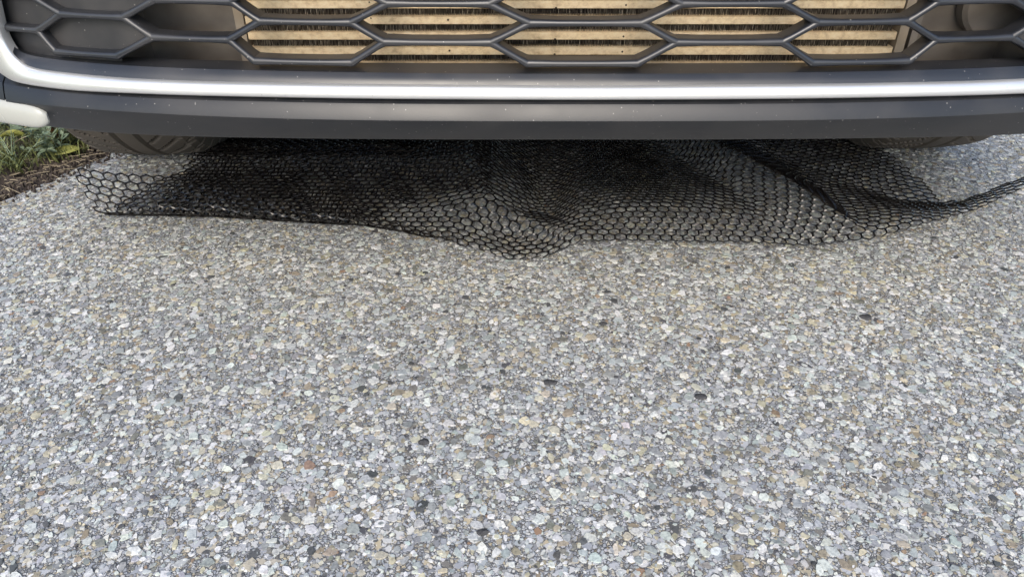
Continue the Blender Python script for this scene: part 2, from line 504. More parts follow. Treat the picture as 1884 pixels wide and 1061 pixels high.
# --- surround: shelf, band, silver trim, all lofted along the same stations (left half measured, right half mirrored)
ST = [  # floor-inner, band top, trim top, trim bottom : (x, z)
 [(0, .3629), (0, .3596), (0, .3536), (0, .3380)],
 [(.1424, .3629), (.1410, .3599), (.1403, .3545), (.1412, .3383)],
 [(.3038, .3625), (.2992, .3604), (.2970, .3542), (.2999, .3381)],
 [(.4368, .3615), (.4291, .3602), (.4257, .3532), (.4306, .3364)],
 [(.5177, .3606), (.5073, .3609), (.5029, .3541), (.5101, .3347)],
 [(.5640, .3610), (.5500, .3628), (.5487, .3562), (.5690, .3365)],
 [(.5810, .3640), (.5680, .3675), (.5655, .3640), (.5884, .3420)],
 [(.5880, .3715), (.5757, .3783), (.5727, .3778), (.5990, .3518)],
 [(.5885, .3840), (.5765, .3916), (.5735, .3920), (.6037, .3640)],
 [(.5830, .4109), (.5720, .4154), (.5690, .4179), (.6020, .3910)],
 [(.5760, .4500), (.5640, .4520), (.5620, .4540), (.5950, .4400)],
 [(.5660, .4900), (.5540, .4920), (.5520, .4940), (.5800, .4980)]]
def cr(p0, p1, p2, p3, t):
    return tuple(.5 * ((2 * b) + (-a + c) * t + (2 * a - 5 * b + 4 * c - d) * t * t + (-a + 3 * b - 3 * c + d) * t ** 3) for a, b, c, d in zip(p0, p1, p2, p3))
def smooth_line(pts, sub=6):
    out = []
    for i in range(len(pts) - 1):
        p0 = pts[i - 1] if i else tuple(2 * a - b for a, b in zip(pts[0], pts[1])); p3 = pts[i + 2] if i + 2 < len(pts) else tuple(2 * a - b for a, b in zip(pts[-1], pts[-2]))
        for s_ in range(sub):
            out.append(cr(p0, pts[i], pts[i + 1], p3, s_ / sub))
    out.append(pts[-1]); return out
def mirrored(line):
    """right end .. centre .. left end as a full strip"""
    return [(-x, z) for x, z in reversed(line)] + line[1:]
L = []
for k in range(4):
    pts = [s_[k] for s_ in ST]
    pts[0] = (0, pts[0][1])
    if k == 2: pts = [(x, z - .0030) for x, z in pts]
    # symmetric tangent at the centre
    half = smooth_line([(-pts[1][0], pts[1][1])] + pts)[6:]
    L.append(mirrored(half))
nL = len(L[0])
def P(xz, off):
    return Vector((xz[0], Yc(xz[0], off), xz[1]))
# trim: convex bulge between trim top and trim bottom
def bulge(k0, k1, off0, off1, amp, n=12, fn=None, gap=0.0):
    rows = []
    for i in range(n + 1):
        t = gap + (1 - 2 * gap) * i / n
        b_ = (1 - (2 * t - 1) ** 2) ** .5 if fn is None else fn(t)
        rows.append([P(((1 - t) * L[k0][j][0] + t * L[k1][j][0], (1 - t) * L[k0][j][1] + t * L[k1][j][1]), (1 - t) * off0 + t * off1 - amp * b_) for j in range(nL)])
    return rows
tr = MB()
rows = bulge(2, 3, .002, -.001, .0052, n=14)
back0 = [p + Vector((0, .012, 0)) for p in rows[0]]; back1 = [p + Vector((0, .012, 0)) for p in rows[-1]]
tr.grid([back0] + rows + [back1])
tr.build("silver_trim_strip", M['silver'], car, angle=60)
# band above the trim: convex shoulder turning back into the opening
sb = MB()
bd = bulge(1, 2, .0105, .003, .0009, n=8, fn=lambda t: math.sin(PI * t))
sb.grid([[p + Vector((0, .0, 0)) for p in r] for r in bd])
shelf = [[P((L[0][j][0], L[0][j][1]), .034) for j in range(nL)], bd[0]]
sb.grid([[p + Vector((0, .004, -.03)) for p in shelf[0]]] + shelf)
sb.build("grille_surround", M['grille'], car, angle=18)

# --- lower bumper below the trim
def half_line(tab):
    pts = [tuple(p) for p in tab]
    return pts
def col(tab, x):
    xs = [p[0] for p in tab]; return float(np.interp(x, xs, [p[1] for p in tab]))
L5 = [(0, .3336), (.30, .3337), (.43, .3325), (.513, .3318), (.573, .3330), (.60, .3350), (.70, .345), (.90, .37)]
L6 = [(0, .3187), (.30, .3190), (.4136, .3191), (.535, .3184), (.597, .3165), (.70, .312), (.90, .31)]
L7 = [(0, .2925), (.20, .2922), (.311, .2910), (.4035, .2888), (.49, .2865), (.56, .2860), (.62, .286), (.9, .286)]
L4 = [(0, .3380), (.14, .3383), (.30, .3381), (.43, .3364), (.51, .3347), (.569, .3365), (.61, .342), (.70, .36), (.90, .39)]
lb = MB()
xs = [-.592 + .01 * i * .592 / .60 for i in range(121)]
def sect(x):
    a = abs(x)
    z4, z5, z6, z7 = col(L4, a), col(L5, a), col(L6, a), col(L7, a)
    pts = [(.012, z4 + .004), (.004, z4 - .0005), (-.0008, z5 + .0012), (-.0022, z5 + .0004), (-.0032, z5 - .0010)]
    pts += [(-.0056, z5 - .35 * (z5 - z6)), (-.0086, z6 + .003), (-.0092, z6 + .0010), (-.0084, z6 - .0008)]
    pts += [(-.0010, z6 - .40 * (z6 - z7)), (.0095, z7 + .0025), (.0120, z7 + .0004), (.016, z7 - .0006), (.10, z7 + .004)]
    return pts
lb.grid([[(x, Yc(x, d), z) for d, z in sect(x)] for x in xs])
lb.build("lower_bumper", M['bumper'], car, angle=24)
for s_ in (-1, 1):
    wg = MB()
    xs2 = [s_ * (.5945 + i * .012) for i in range(25)]
    sg = MB(); sg.grid([[(s_ * x, Yc(x, d + .004), z) for d, z in sect(x)[1:]] for x in (.586, .590, .594, .600)]); sg.build('panel_gap', M['dark'], car)
    wg.grid([[(x, Yc(x, d + .001), z) for d, z in sect(x)] for x in xs2])
    wg.build("corner_bumper", M['bumper'], car, angle=24)
    # pale rounded pod at the bottom corner
    pod = MB()
    rows = []
    for i in range(40):
        t = (i / 39) ** 1.8
        x = .5475 + .30 * t
        e = min(1, (t * 12 + .04)) ; e = (1 - (1 - e) ** 2.6) ** .55
        zc = .3045; hz = .0115 * e + .001
        zt = zc + hz * (1.0 if t < .3 else 1.0) + .010 * t; zb = zc - hz - .002 * t
        r = []
        for j in range(16):
            a = PI * (j / 15)
            r.append((s_ * x, Yc(x, -.004 - .0095 * math.sin(a) ** .6 * e), zb + (zt - zb) * (.5 - .5 * math.cos(a))))
        rows.append(r)
    pod.add([rows[0][j] for j in range(16)], [tuple(range(16))]); pod.grid(rows)
    pod.build("bumper_corner_pod", M['white'], car, angle=60)

# --- closed panels, ducts and radiator behind the lattice
for s_ in (-1, 1):
    pn = MB()
    zs_ = sorted(list(np.linspace(.350, .50, 8)) + [.3705, .3885, .406, .423, .4405])
    xm_ = [float(np.interp(z, [.35, .3705, .3885, .406, .423, .4405, .4575, .475], [.462, .4530, .4145, .4365, .400, .434, .400, .434])) for z in zs_]
    pn.grid([[(s_ * (a + (.60 - a) * t), Yc(a + (.60 - a) * t, LOFF + .0100), z) for z, a in zip(zs_, xm_)] for t in np.linspace(0, 1, 14)])
    pn.build("closed_grille_panel", M['panel'], car)
    dc = MB()
    # duct side, back and a recessed groove
    x0, x1 = .345, .4625
    dc.box(min(s_ * .350, s_ * .455), max(s_ * .350, s_ * .455), .7975, .7985, .4125, .4140)
    dc.box(min(s_ * .350, s_ * .455), max(s_ * .350, s_ * .455), .7975, .7985, .4060, .4075)
    dc.box(min(s_ * .34, s_ * .47), max(s_ * .34, s_ * .47), .735, .81, .330, .334)
    dc.grid([[(s_ * .4640, Yc(.46, .03), z), (s_ * .452, .803, z)] for z in (.33, .52)])
    dc.box(min(s_ * x0, s_ * .455), max(s_ * x0, s_ * .455), .800, .806, .33, .4085)
    dc.box(min(s_ * x0, s_ * .455), max(s_ * x0, s_ * .455), .803, .809, .4087, .4128)
    dc.box(min(s_ * x0, s_ * .455), max(s_ * x0, s_ * .455), .800, .806, .413, .52)
    dc.box(min(s_ * .342, s_ * .349), max(s_ * .342, s_ * .349), .772, .806, .34, .52)
    dc.build("air_duct", M['duct'], car, smooth=False)
# round cover seen through the right duct
hb = MB()
rows = []
for fr, dy in ((1, .012), (1, 0), (.9, -.004), (.5, -.006), (.02, -.007)):
    rows.append([(.428 + .036 * fr * math.cos(2 * PI * j / 32), .782 + dy, .405 + .034 * fr * math.sin(2 * PI * j / 32)) for j in range(32)])
hb.grid(rows, close_u=True)
hb.build("round_cover", M['duct'], car, angle=40)

YR = .762
tubes_z = [.3492 + .01515 * i for i in range(10)]
tb = MB()
rows = []
hz = .0040
for a, d in ((-hz, .012), (-hz, .0008), (-hz + .0006, .0), (hz - .0006, .0), (hz, .0008), (hz, .012)):
    rows.append([(x, YR + d, a) for x in np.linspace(-.334, .322, 30)])
tb.grid(rows)
t0 = None
fn = MB()
pitch = .0016; nfin = int(.65 / pitch)
top = []; 
zh = .01515 / 2 - hz
for i in range(nfin):
    x = -.331 + i * pitch
    j1, j2 = rnd.uniform(-.00018, .00018), rnd.uniform(-.00018, .00018)
    if rnd.random() < .05: j1 *= 3.5
    fn.add([(x + j1, YR + .003 + rnd.uniform(0, .0008), -zh), (x + j2, YR + .003 + rnd.uniform(0, .0008), zh), (x + j2 + pitch * .45, YR + .016, zh), (x + j1 + pitch * .45, YR + .016, -zh)], [(0, 1, 2, 3)])
    fn.add([(x + j1, YR + .0035, -zh), (x + j2, YR + .0035, zh), (x + j2 + .00032, YR + .0035, zh), (x + j1 + .00032, YR + .0035, -zh)], [(0, 1, 2, 3)])
rad = bpy.data.objects.new("radiator", None); C.objects.link(rad)
rad.parent = car; rad.location = (0, YR - 2.8, .4)
ROOT[rad.name] = Vector((0, 0, 0))
tube0 = tb.build("cooling_tube", M['tube'], rad, angle=50)
fin0 = fn.build("fin_row", M['fin'], rad, smooth=False)
fin0['kind'] = 'stuff'
for i, z in enumerate(tubes_z):
    o = tube0 if i == 0 else tube0.copy()
    if i: C.objects.link(o)
    o.parent = rad; o.location = (0, -YR, z - .4)
    o = fin0 if i == 0 else fin0.copy()
    if i: C.objects.link(o)
    o.parent = rad; o.location = (0, -YR, z - .4 + .01515 / 2)
for x in (-.3395, .3275):
    tk = MB(); tk.box(x - .0045, x + .0045, YR - .002, YR + .03, .34, .50)
    o = tk.build("side_tank", M['tankal'], car, smooth=False)
    o.parent = rad; o.location = (0, 2.8 - YR, -.4); 
bk = MB(); bk.box(-.35, .35, YR + .018, YR + .022, .335, .52)
bk.build("radiator_backing", M['dark'], car, smooth=False)

# --- front skin of the car: white bumper and bonnet around the grille
def front_off(z):
    return .010 + .10 * max(0, (z - .55)) + 1.2 * max(0, z - .66) ** 2
sk = MB()
gx = [i * .02 for i in range(-44, 45)]
gz = [.40 + .02 * i for i in range(0, 20)]
idx = {}
vs = []; fs = []
def hole(x, z):
    return abs(x) < .60 and z < .50
for i, x in enumerate(gx):
    for j, z in enumerate(gz):
        idx[i, j] = len(vs); vs.append((x, Yc(x, front_off(z)), z))
for i in range(len(gx) - 1):
    for j in range(len(gz) - 1):
        xm = (gx[i] + gx[i + 1]) / 2; zm = gz[j] + .01
        if not hole(xm, zm): fs.append((idx[i, j], idx[i + 1, j], idx[i + 1, j + 1], idx[i, j + 1]))
sk.add(vs, fs)
# lower white cheeks
for s_ in (-1, 1):
    sk.grid([[(s_ * x, Yc(x, .010), z) for z in np.linspace(col(L4, x) - .002, .401, 4)] for x in np.linspace(.60, .88, 15)])
sk.build("front_bumper", M['white'], car, angle=50)
ug = MB()
ug.grid([[(x, Yc(x, .004), .575), (x, Yc(x, -.001), .60), (x, Yc(x, .003), .655), (x, Yc(x, .02), .665)] for x in np.linspace(-.42, .42, 40)])
for k in range(1, 5):
    z = .585 + k * .014
    ug.grid([[(x, Yc(x, -.001 - .004 * math.sin(PI * q / 6)), z - .003 + .001 * q) for x in np.linspace(-.41, .41, 30)] for q in range(7)])
ug.build("upper_grille", M['grille'], car)
for s_ in (-1, 1):
    hl = MB()
    hl.grid([[(s_ * x, Yc(x, -.004 + .02 * (z - .58)), z + .06 * (x - .44)) for z in np.linspace(.60, .69, 8)] for x in np.linspace(.44, .80, 20)])
    hl.build("headlight", M['lens'], car)
# body profile along the length (y from the front, half width w, z)
def body_sheet(name, prof_, mat, w=.88, inset=.0):
    b_ = MB(); rows = []
    for (y, z, ww, crown) in prof_:
        rows.append([(ww * u, y, z - crown * abs(u) ** 3) for u in np.linspace(-1, 1, 17)])
    b_.grid(rows); return b_.build(name, mat, car, angle=45)
bn = MB()
us = np.linspace(-1, 1, 41)
bn.grid([[(.88 * u, Yc(.88 * u, front_off(.78)), .7801) for u in us],
         [(.885 * u, Yc(.88 * u, front_off(.78)) + .03, .800 - .015 * abs(u) ** 3) for u in us],
         [(.888 * u, .97 + .35 * abs(u) ** 4, .845 - .030 * abs(u) ** 3) for u in us],
         [(.888 * u, 1.20 + .20 * abs(u) ** 4, .895 - .050 * abs(u) ** 3) for u in us],
         [(.888 * u, 1.45, .932 - .065 * abs(u) ** 3) for u in us],
         [(.888 * u, 1.76, .970 - .050 * abs(u) ** 3) for u in us]])
bn.build("bonnet", M['white'], car, angle=40)
tt = MB()
tt.grid([[(x, Yc(x, d), z) for x in np.linspace(-.575, .575, 60)] for d, z in ((.02, .489), (.002, .489), (-.003, .493), (-.004, .497), (-.002, .502), (.004, .505), (.02, .505))])
tt.build("upper_trim_strip", M['silver'], car, angle=60)
body_sheet("windscreen", [(1.74, .972, .86, .06), (2.0, 1.14, .80, .06), (2.35, 1.36, .68, .05)], M['glass'])
body_sheet("roof", [(2.35, 1.36, .68, .05), (2.8, 1.45, .66, .05), (3.5, 1.44, .65, .05), (4.2, 1.38, .62, .05)], M['white'])
body_sheet("tailgate", [(4.2, 1.38, .62, .05), (4.55, 1.05, .80, .05), (4.72, .80, .86, .04), (4.78, .45, .88, .0), (4.7, .24, .86, 0)], M['white'])
WY = [1.458, 4.03]; WR = .315
for s_ in (-1, 1):
    sd_ = MB(); yy = [1.20 + .05 * i for i in range(72)]; zz = [.24 + .04 * i for i in range(18)]
    vs = []; fs = []; idx = {}
    for i, y in enumerate(yy):
        top_ = float(np.interp(y, [1.2, 1.75, 3, 4.7], [.86, .93, .96, .96]))
        for j, z in enumerate(zz):
            t = j / 17; zr = .24 + (top_ - .24) * t
            yr = y
            for wy in WY:
                d = math.hypot(yr - wy, zr - WR); RA = .385
                if abs(d - RA) < .035 and d > 0:
                    yr = wy + (yr - wy) * RA / d; zr = WR + (zr - WR) * RA / d
            wx = .885 + .015 * math.sin(PI * t) - .03 * max(0, t - .8)
            idx[i, j] = len(vs); vs.append((s_ * wx, yr, zr))
    for i in range(len(yy) - 1):
        for j in range(len(zz) - 1):
            q = [idx[i, j], idx[i + 1, j], idx[i + 1, j + 1], idx[i, j + 1]]
            cy = sum(vs[k][1] for k in q) / 4; cz = sum(vs[k][2] for k in q) / 4
            if all(math.hypot(cy - wy, cz - WR) > .375 for wy in WY): fs.append(tuple(q))
    sd_.add(vs, fs); sd_.build("body_side", M['white'], car, angle=50)
    gl = MB(); gl.grid([[(s_ * .872, 1.85, .95), (s_ * .69, 2.40, 1.33)], [(s_ * .872, 2.9, .96), (s_ * .67, 2.9, 1.41)], [(s_ * .87, 3.7, .96), (s_ * .66, 3.6, 1.40)], [(s_ * .86, 4.5, .98), (s_ * .64, 4.15, 1.34)]])
    gl.build("side_window", M['glass'], car)
    for wy in WY:
        wl = MB(); wl.grid([[(s_ * x, wy + .38 * math.cos(a), WR + .38 * math.sin(a)) for x in (.55, .88)] for a in np.linspace(-.1, PI + .1, 24)])
        wl.build("wheel_arch_liner", M['dark'], car)
ub = MB()
ub.grid([[(x, y, z) for x in np.linspace(-.56, .56, 12)] for y, z in ((.78, .293), (.90, .262), (1.1, .235), (1.5, .215), (3, .21), (4.6, .24))])
for s_ in (-1, 1):
    ub.grid([[(s_ * x, y, .30 + .0 * x) for x in (.56, .70, .86)] for y in (.95, 1.0, 1.09)])
    ub.grid([[(s_ * x, y, .24) for x in (.56, .88)] for y in (1.87, 3.6)])
ub.build("underbody_shield", M['dark'], car)

# --- wheels
TW = .205
def tyre_mesh(s_):
    nth, nw = 900, 44
    # cross-section: sidewall - shoulder - tread - shoulder - sidewall, param u in [-1,1]
    Vv = np.zeros((nth, nw, 3))
    for j in range(nw):
        u = -1 + 2 * j / (nw - 1)
        a = abs(u)
        if a < .70:
            x = TW / 2 * .80 * (u / .70); r = WR - .004 * (a / .70) ** 2
            tread = True
        elif a < .84:
            q = (a - .70) / .14 * PI / 2
            x = math.copysign(TW / 2 * .80 + .026 * math.sin(q), u); r = WR - .004 - .034 * (1 - math.cos(q)); tread = a < .78
        else:
            q = (a - .84) / .16
            x = math.copysign(TW / 2 * .80 + .026 - .010 * q, u); r = WR - .038 - .075 * q; tread = False
        th = np.arange(nth) / nth * 2 * PI
        rr = np.full(nth, r)
        if tread:
            for c0 in (-.018, .018):
                if abs(x - c0) < .0035: rr -= .006
            # sweeping diagonal slots in the outer tread
            ax = abs(x)
            if ax > .026:
                ph = th * 46 / (2 * PI) + (ax - .03) * 26
                fr = ph - np.floor(ph)
                rr = np.where((fr < .17), rr - .016, rr)
        Vv[:, j, 0] = x * s_; Vv[:, j, 1] = rr * np.cos(th); Vv[:, j, 2] = rr * np.sin(th)
    # flatten at the ground
    Vv[:, :, 2] = np.maximum(Vv[:, :, 2], -WR + .008)
    a = np.arange(nth)[:, None]; b = (a + 1) % nth; j = np.arange(nw - 1)[None, :]
    F = np.stack([a * nw + j, a * nw + j + 1, b * nw + j + 1, b * nw + j], -1).reshape(-1, 4)
    return Vv.reshape(-1, 3), F
tv, tf = tyre_mesh(1)
def wheel(x, y, rz):
    wr = bpy.data.objects.new("wheel", None); C.objects.link(wr); wr.parent = car
    wr.location = (x, y - 2.8, WR - .006); wr.rotation_euler = (0, 0, rz)
    return wr
first = None
for (x, y, rz) in [(-.748, WY[0] - .016, R(3)), (.712, WY[0] + .014, R(183)), (-.79, WY[1], 0), (.79, WY[1], R(180))]:
    wr = wheel(x, y, rz)
    if first is None:
        ty = fast_mesh("tyre", tv, [tf], M['rubber'], False)
        rm = MB()
        kk = 48
        rows = [[(-.085 * 1 + dx, r_ * math.cos(2 * PI * j / kk), r_ * math.sin(2 * PI * j / kk)) for j in range(kk)] for dx, r_ in ((.18, .20), (-.005, .205), (-.012, .198), (.0, .188), (.02, .18), (.06, .175))]
        rm.grid(rows, close_u=True)
        for q in range(10):
            a = 2 * PI * q / 10
            ca, sa = math.cos(a), math.sin(a)
            pts = []
            for r_, wd, dx in ((.03, .014, -.005), (.10, .011, -.008), (.185, .016, .0)):
                pts.append((r_, wd, dx))
            rw = []
            for r_, wd, dx in pts:
                rw.append([(-.085 + dx + ex, r_ * ca - sa * e, r_ * sa + ca * e) for e, ex in ((-wd, .025), (-wd, 0), (wd, 0), (wd, .025))])
            rm.grid(rw)
        rm.add([(-.092, .045 * math.cos(2 * PI * j / 20), .045 * math.sin(2 * PI * j / 20)) for j in range(20)], [tuple(range(20))])
        rim = rm.build("rim", M['rim'], None)
        first = (ty, rim)
        ty.parent = wr; rim.parent = wr
    else:
        for o in first:
            c = o.copy(); C.objects.link(c); c.parent = wr

# ------------------------------------------------------------------ the net
A_ = .0176; H1 = .0086; H2 = .0046; RP = H1 + H2
XL = -.675
SW = 1.70
def sstep(a, b, x):
    t = min(1, max(0, (x - a) / (b - a))); return t * t * (3 - 2 * t)
FX = [(-.70, 1.080), (-.575, 1.073), (-.392, 1.058), (-.211, 1.032), (-.096, 1.004), (-.061, .980), (-.002, .943), (.048, .954), (.085, .985), (.11, 1.000), (.134, .997), (.345, .990), (.46, .985), (.54, .967), (.62, .975), (.72, 1.016), (.806, 1.053), (.90, 1.10)]
def fy(x): return float(np.interp(x, [p[0] for p in FX], [p[1] for p in FX]))
def ffold(x):                     # length of the flap that is folded up at the front, by x
    return float(np.interp(x, [-.70, -.55, -.25, -.06], [.115, .098, .050, 0]))
def ridge(x, y, pts):
    """signed distance across a ridge line (x of the line at y) and its height there"""
    ys_ = [p[1] for p in pts]
    lx = float(np.interp(y, ys_, [p[0] for p in pts])); h = float(np.interp(y, ys_, [p[2] for p in pts]))
    return x - lx, h
R1 = [(.10, 1.00, .0), (.02, 1.045, .020), (-.035, 1.09, .032), (-.07, 1.28, .042), (-.08, 1.6, .042)]
AX = [(.28, 1.60, .038), (.33, 1.45, .040), (.39, 1.25, .044), (.47, 1.12, .042), (.54, .985, .028), (.62, .975, .045), (.72, 1.016, .050), (.806, 1.053, .070), (.90, 1.10, .090)]
BX = [(.28, 1.80), (.40, 1.55), (.50, 1.36), (.59, 1.245), (.67, 1.150), (.73, 1.135), (.80, 1.19), (.9, 1.24)]
def Zf(x, t, y):
    z = .004
    # middle: hump just behind the front edge, falling away behind it
    m_ = sstep(.05, .20, x) * (1 - sstep(.36, .52, x))
    z += m_ * .024 * math.exp(-((t - .10) / (.08 if t < .10 else .20)) ** 2)
    # ridge with a gentle left and a steeper right flank
    d, h = ridge(x, y, R1)
    z += h * (max(0, 1 + d / .13) ** 1.5 if d < 0 else max(0, 1 - d / .10) ** 1.2)
    # right: a crease line A from which the sheet falls evenly back to line B
    if x > .22:
        ya = float(np.interp(x, [p[0] for p in AX], [p[1] for p in AX])); ha = float(np.interp(x, [p[0] for p in AX], [p[2] for p in AX]))
        yb = float(np.interp(x, [p[0] for p in BX], [p[1] for p in BX]))
        ha *= sstep(.22, .34, x)
        if y < ya: z += ha * max(0, 1 - (ya - y) / .16) ** 1.3
        elif y < yb:
            q = (y - ya) / (yb - ya); z += ha * (.6 * (1 - q) + .4 * (.5 + .5 * math.cos(PI * q)))
    # left sheet: nearly flat, shallow swells
    lm = 1 - sstep(-.15, .02, x)
    z += lm * (.006 + .008 * math.sin(x * 11 + 1) * math.sin(y * 9 + x * 3)) * min(1, max(0, t / .08))
    z += lm * .022 * math.exp(-((y - 1.27 + .12 * x) / .05) ** 2)
    z += .0030 * noise.noise(Vector((x * 9, y * 9, 1))) + .0012 * noise.noise(Vector((x * 25, y * 25, 4)))
    return max(z, .003) + .003
_ws = np.linspace(-.70, .90, 400)
_b = np.interp(_ws, [-.52, -.42, -.14, -.07, .0, .18, .25, .42, .50, .60], [0, .18, .18, 0, -.38, -.38, -.18, -.16, 0, 0])
_u = np.concatenate([[0], np.cumsum((_b[1:] + _b[:-1]) / 2 * np.diff(_ws))])
def warp(x, t):
    """the sheet is gathered in the middle and drawn out on its left, more so towards the back"""
    return x + sstep(.03, .24, t) * float(np.interp(x, _ws, _u))
def netP(s, t):
    x = XL + s
    F_ = ffold(x)
    y0 = fy(x)
    Rr = .030 * min(1, F_ / .05)
    if t >= F_ or Rr < 1e-4:
        tt = t - F_
        x = warp(x, tt)
        gm = sstep(.0, .12, x) * (1 - sstep(.25, .42, x))
        y = y0 + Rr + tt - gm * .16 * max(0, tt - .10)
        return Vector((x, y, Zf(x, tt, y) + .0))
    q = F_ - t
    phm = R(96)
    ph = min(q / Rr, phm)
    y = y0 + Rr - Rr * math.sin(ph); z = .004 + Rr * (1 - math.cos(ph))
    if q / Rr > phm:
        e = q - Rr * phm
        y += -math.cos(phm) * e; z += math.sin(phm) * e
    x += -.35 * (F_ - t) * sstep(-.50, -.70, XL + s) if False else -.25 * q * (1 - sstep(-.68, -.45, x))
    z += .004 * math.sin(x * 22) * min(1, q / .05)
    return Vector((x, y, z))
def netU(s, t):
    # the part of the sheet that is tucked back under itself
    x = -.60 + s; y = fy(x) + .012 + t
    a = R(3.5); 
    z = .0035 + .5 * max(0, Zf(x, t, y) - .008) * sstep(.0, .1, t)
    return Vector((x * math.cos(a) - (y - 1.2) * math.sin(a) * .6, y + (x + .1) * math.sin(a) * .5, z))
cells = set()
ncol = int(SW / A_); nrow = int(.72 / RP)
for r_ in range(nrow):
    for c_ in range(ncol):
        s = (c_ + .5 * (r_ % 2)) * A_; t = H1 + r_ * RP
        x = XL + s
        xr_max = .84 - .10 * sstep(.035, .075, t) - .02 * max(0, t - .3)
        xl_min = -.672 + .065 * sstep(.11, .28, t)
        if t < ffold(x): xw = x
        else: xw = warp(x, t - ffold(x))
        if xw > xr_max or x < xl_min: continue
        cells.add((r_, c_, 0))
for r_ in range(nrow):
    for c_ in range(int(1.0 / A_)):
        x = -.60 + (c_ + .5 * (r_ % 2)) * A_; t = H1 + r_ * RP
        if t < .034 + .13 * sstep(-.28, -.10, x) or t > .55: continue
        if x > -.04: continue
        cells.add((r_, c_, 1))
vs = []; fs = []; key = {}
def vid(s, t, kx, lift, netP=None):
    k = (netP is netU, round(s / A_ * 12), round(t / RP * 24), kx)
    if k in key: return key[k]
    p = netP(s, t)
    e = .002
    n_ = (netP(s + e, t) - netP(s - e, t)).cross(netP(s, t + e) - netP(s, t - e)).normalized()
    key[k] = len(vs); vs.append(p + n_ * lift)
    return key[k]
hexo = [(0, H1), (A_ / 2, H2), (A_ / 2, -H2), (0, -H1), (-A_ / 2, -H2), (-A_ / 2, H2)]
out12 = []
for i in range(6):
    a, b = hexo[i], hexo[(i + 1) % 6]
    out12 += [a, ((a[0] + b[0]) / 2, (a[1] + b[1]) / 2)]
TH_ = .0013
edge_use = {}
for (r_, c_, ly) in sorted(cells):
    NP = netU if ly else netP
    cs = (c_ + .5 * (r_ % 2)) * A_; ct = H1 + r_ * RP
    top = []; bot = []; inn = []
    for i, (a, b) in enumerate(out12):
        top.append(vid(cs + a, ct + b, 't', TH_ * (1.25 if i % 2 == 0 else 1), NP)); bot.append(vid(cs + a, ct + b, 'b', -TH_, NP))
        Lr = math.hypot(a, b); f = (Lr - (.0020 if i % 2 == 0 else .0013)) / Lr
        inn.append(vid_i := len(vs)); vs.append(NP(cs + a * f, ct + b * f))
    for i in range(12):
        j = (i + 1) % 12
        fs.append((top[i], top[j], inn[j], inn[i])); fs.append((bot[j], bot[i], inn[i], inn[j]))
        k = frozenset((top[i], top[j]))
        edge_use.setdefault(k, []).append((top[i], top[j], bot[i], bot[j], cs, ct, out12[i], out12[j], NP))
for k, u in edge_use.items():
    if len(u) == 1:
        t0_, t1_, b0_, b1_, cs, ct, oa, ob, NP = u[0]
        ids = []
        for (a, b) in (oa, ob):
            Lr = math.hypot(a, b); f = (Lr + .0010) / Lr
            ids.append(len(vs)); vs.append(NP(cs + a * f, ct + b * f))
        fs.append((t1_, t0_, ids[0], ids[1])); fs.append((b0_, b1_, ids[1], ids[0]))
nm = MB(); nm.v = [tuple(p) for p in vs]; nm.f = fs
net = nm.build("plastic_mesh_net", M['net'], angle=70, loc=(0, 1.2, 0))
tag(net, "black plastic honeycomb netting lying rumpled on the pavement under the front of the car", "net")
print("net cells", len(cells))

# ------------------------------------------------------------------ weeds, leaves and litter on the verge
def leaf_pts(L_, W_, bend, n=6):
    rows = []
    for i in range(n + 1):
        t = i / n
        w_ = W_ * math.sin(PI * min(1, t * .96 + .03)) ** .8 * .5
        z = bend * L_ * t * t
        rows.append([(L_ * t, -w_, z + w_ * .35), (L_ * t, 0, z), (L_ * t, w_, z + w_ * .35)])
    return rows
def add_leaf(mb, org, yaw, pitch, L_, W_, bend, roll=0):
    cy, sy = math.cos(yaw), math.sin(yaw); cp, sp = math.cos(pitch), math.sin(pitch); c3, s3 = math.cos(roll), math.sin(roll)
    rows = []
    for r in leaf_pts(L_, W_, bend):
        q = []
        for (a, b, c) in r:
            b, c = b * c3 - c * s3, b * s3 + c * c3
            x = a * cp - c * sp; z = a * sp + c * cp
            q.append((org[0] + x * cy - b * sy, org[1] + x * sy + b * cy, org[2] + z))
        rows.append(q)
    mb.grid(rows)
def weed(x, y, hgt, nst, mat, label, seed, spread=1.0, lw=.006, ll=.018):
    rr = random.Random(seed)
    root = bpy.data.objects.new("weed_plant", None); C.objects.link(root); root.location = (x, y, .0)
    ROOT[root.name] = Vector((0, 0, 0))
    sm = MB(); lm = MB()
    for k in range(nst):
        yaw = rr.uniform(0, 2 * PI); lean = rr.uniform(.3, 1.25) * spread; Ls = hgt * rr.uniform(.7, 1.5)
        pts = []; p = Vector((rr.uniform(-.01, .01), rr.uniform(-.01, .01), 0)); el = PI / 2 - lean * .5
        nn = 9
        for i in range(nn):
            pts.append(p.copy())
            el -= lean * .09; yaw += rr.uniform(-.22, .22)
            p = p + Vector((math.cos(yaw) * math.cos(el), math.sin(yaw) * math.cos(el), math.sin(el) + rr.uniform(-.1, .1))) * (Ls / nn)
            if p.z < .002: p.z = .002
        sm.tube(pts, [.0011 * (1 - .6 * i / nn) for i in range(nn)], 5)
        for i in range(1, nn):
            for q in range(2):
                add_leaf(lm, pts[i], yaw + (1 if q else -1) * rr.uniform(.5, 1.3), rr.uniform(-.1, .8), ll * rr.uniform(.6, 1.3), lw * rr.uniform(.6, 1.3), rr.uniform(-.4, .3), rr.uniform(-.5, .5))
    sm.build("stem", M['straw'] if seed % 3 == 0 else M['leaf_grey'], root); lm.build("foliage", mat, root, angle=60)
    tag(root, label, "weed", "weeds growing along the pavement edge")
    return root
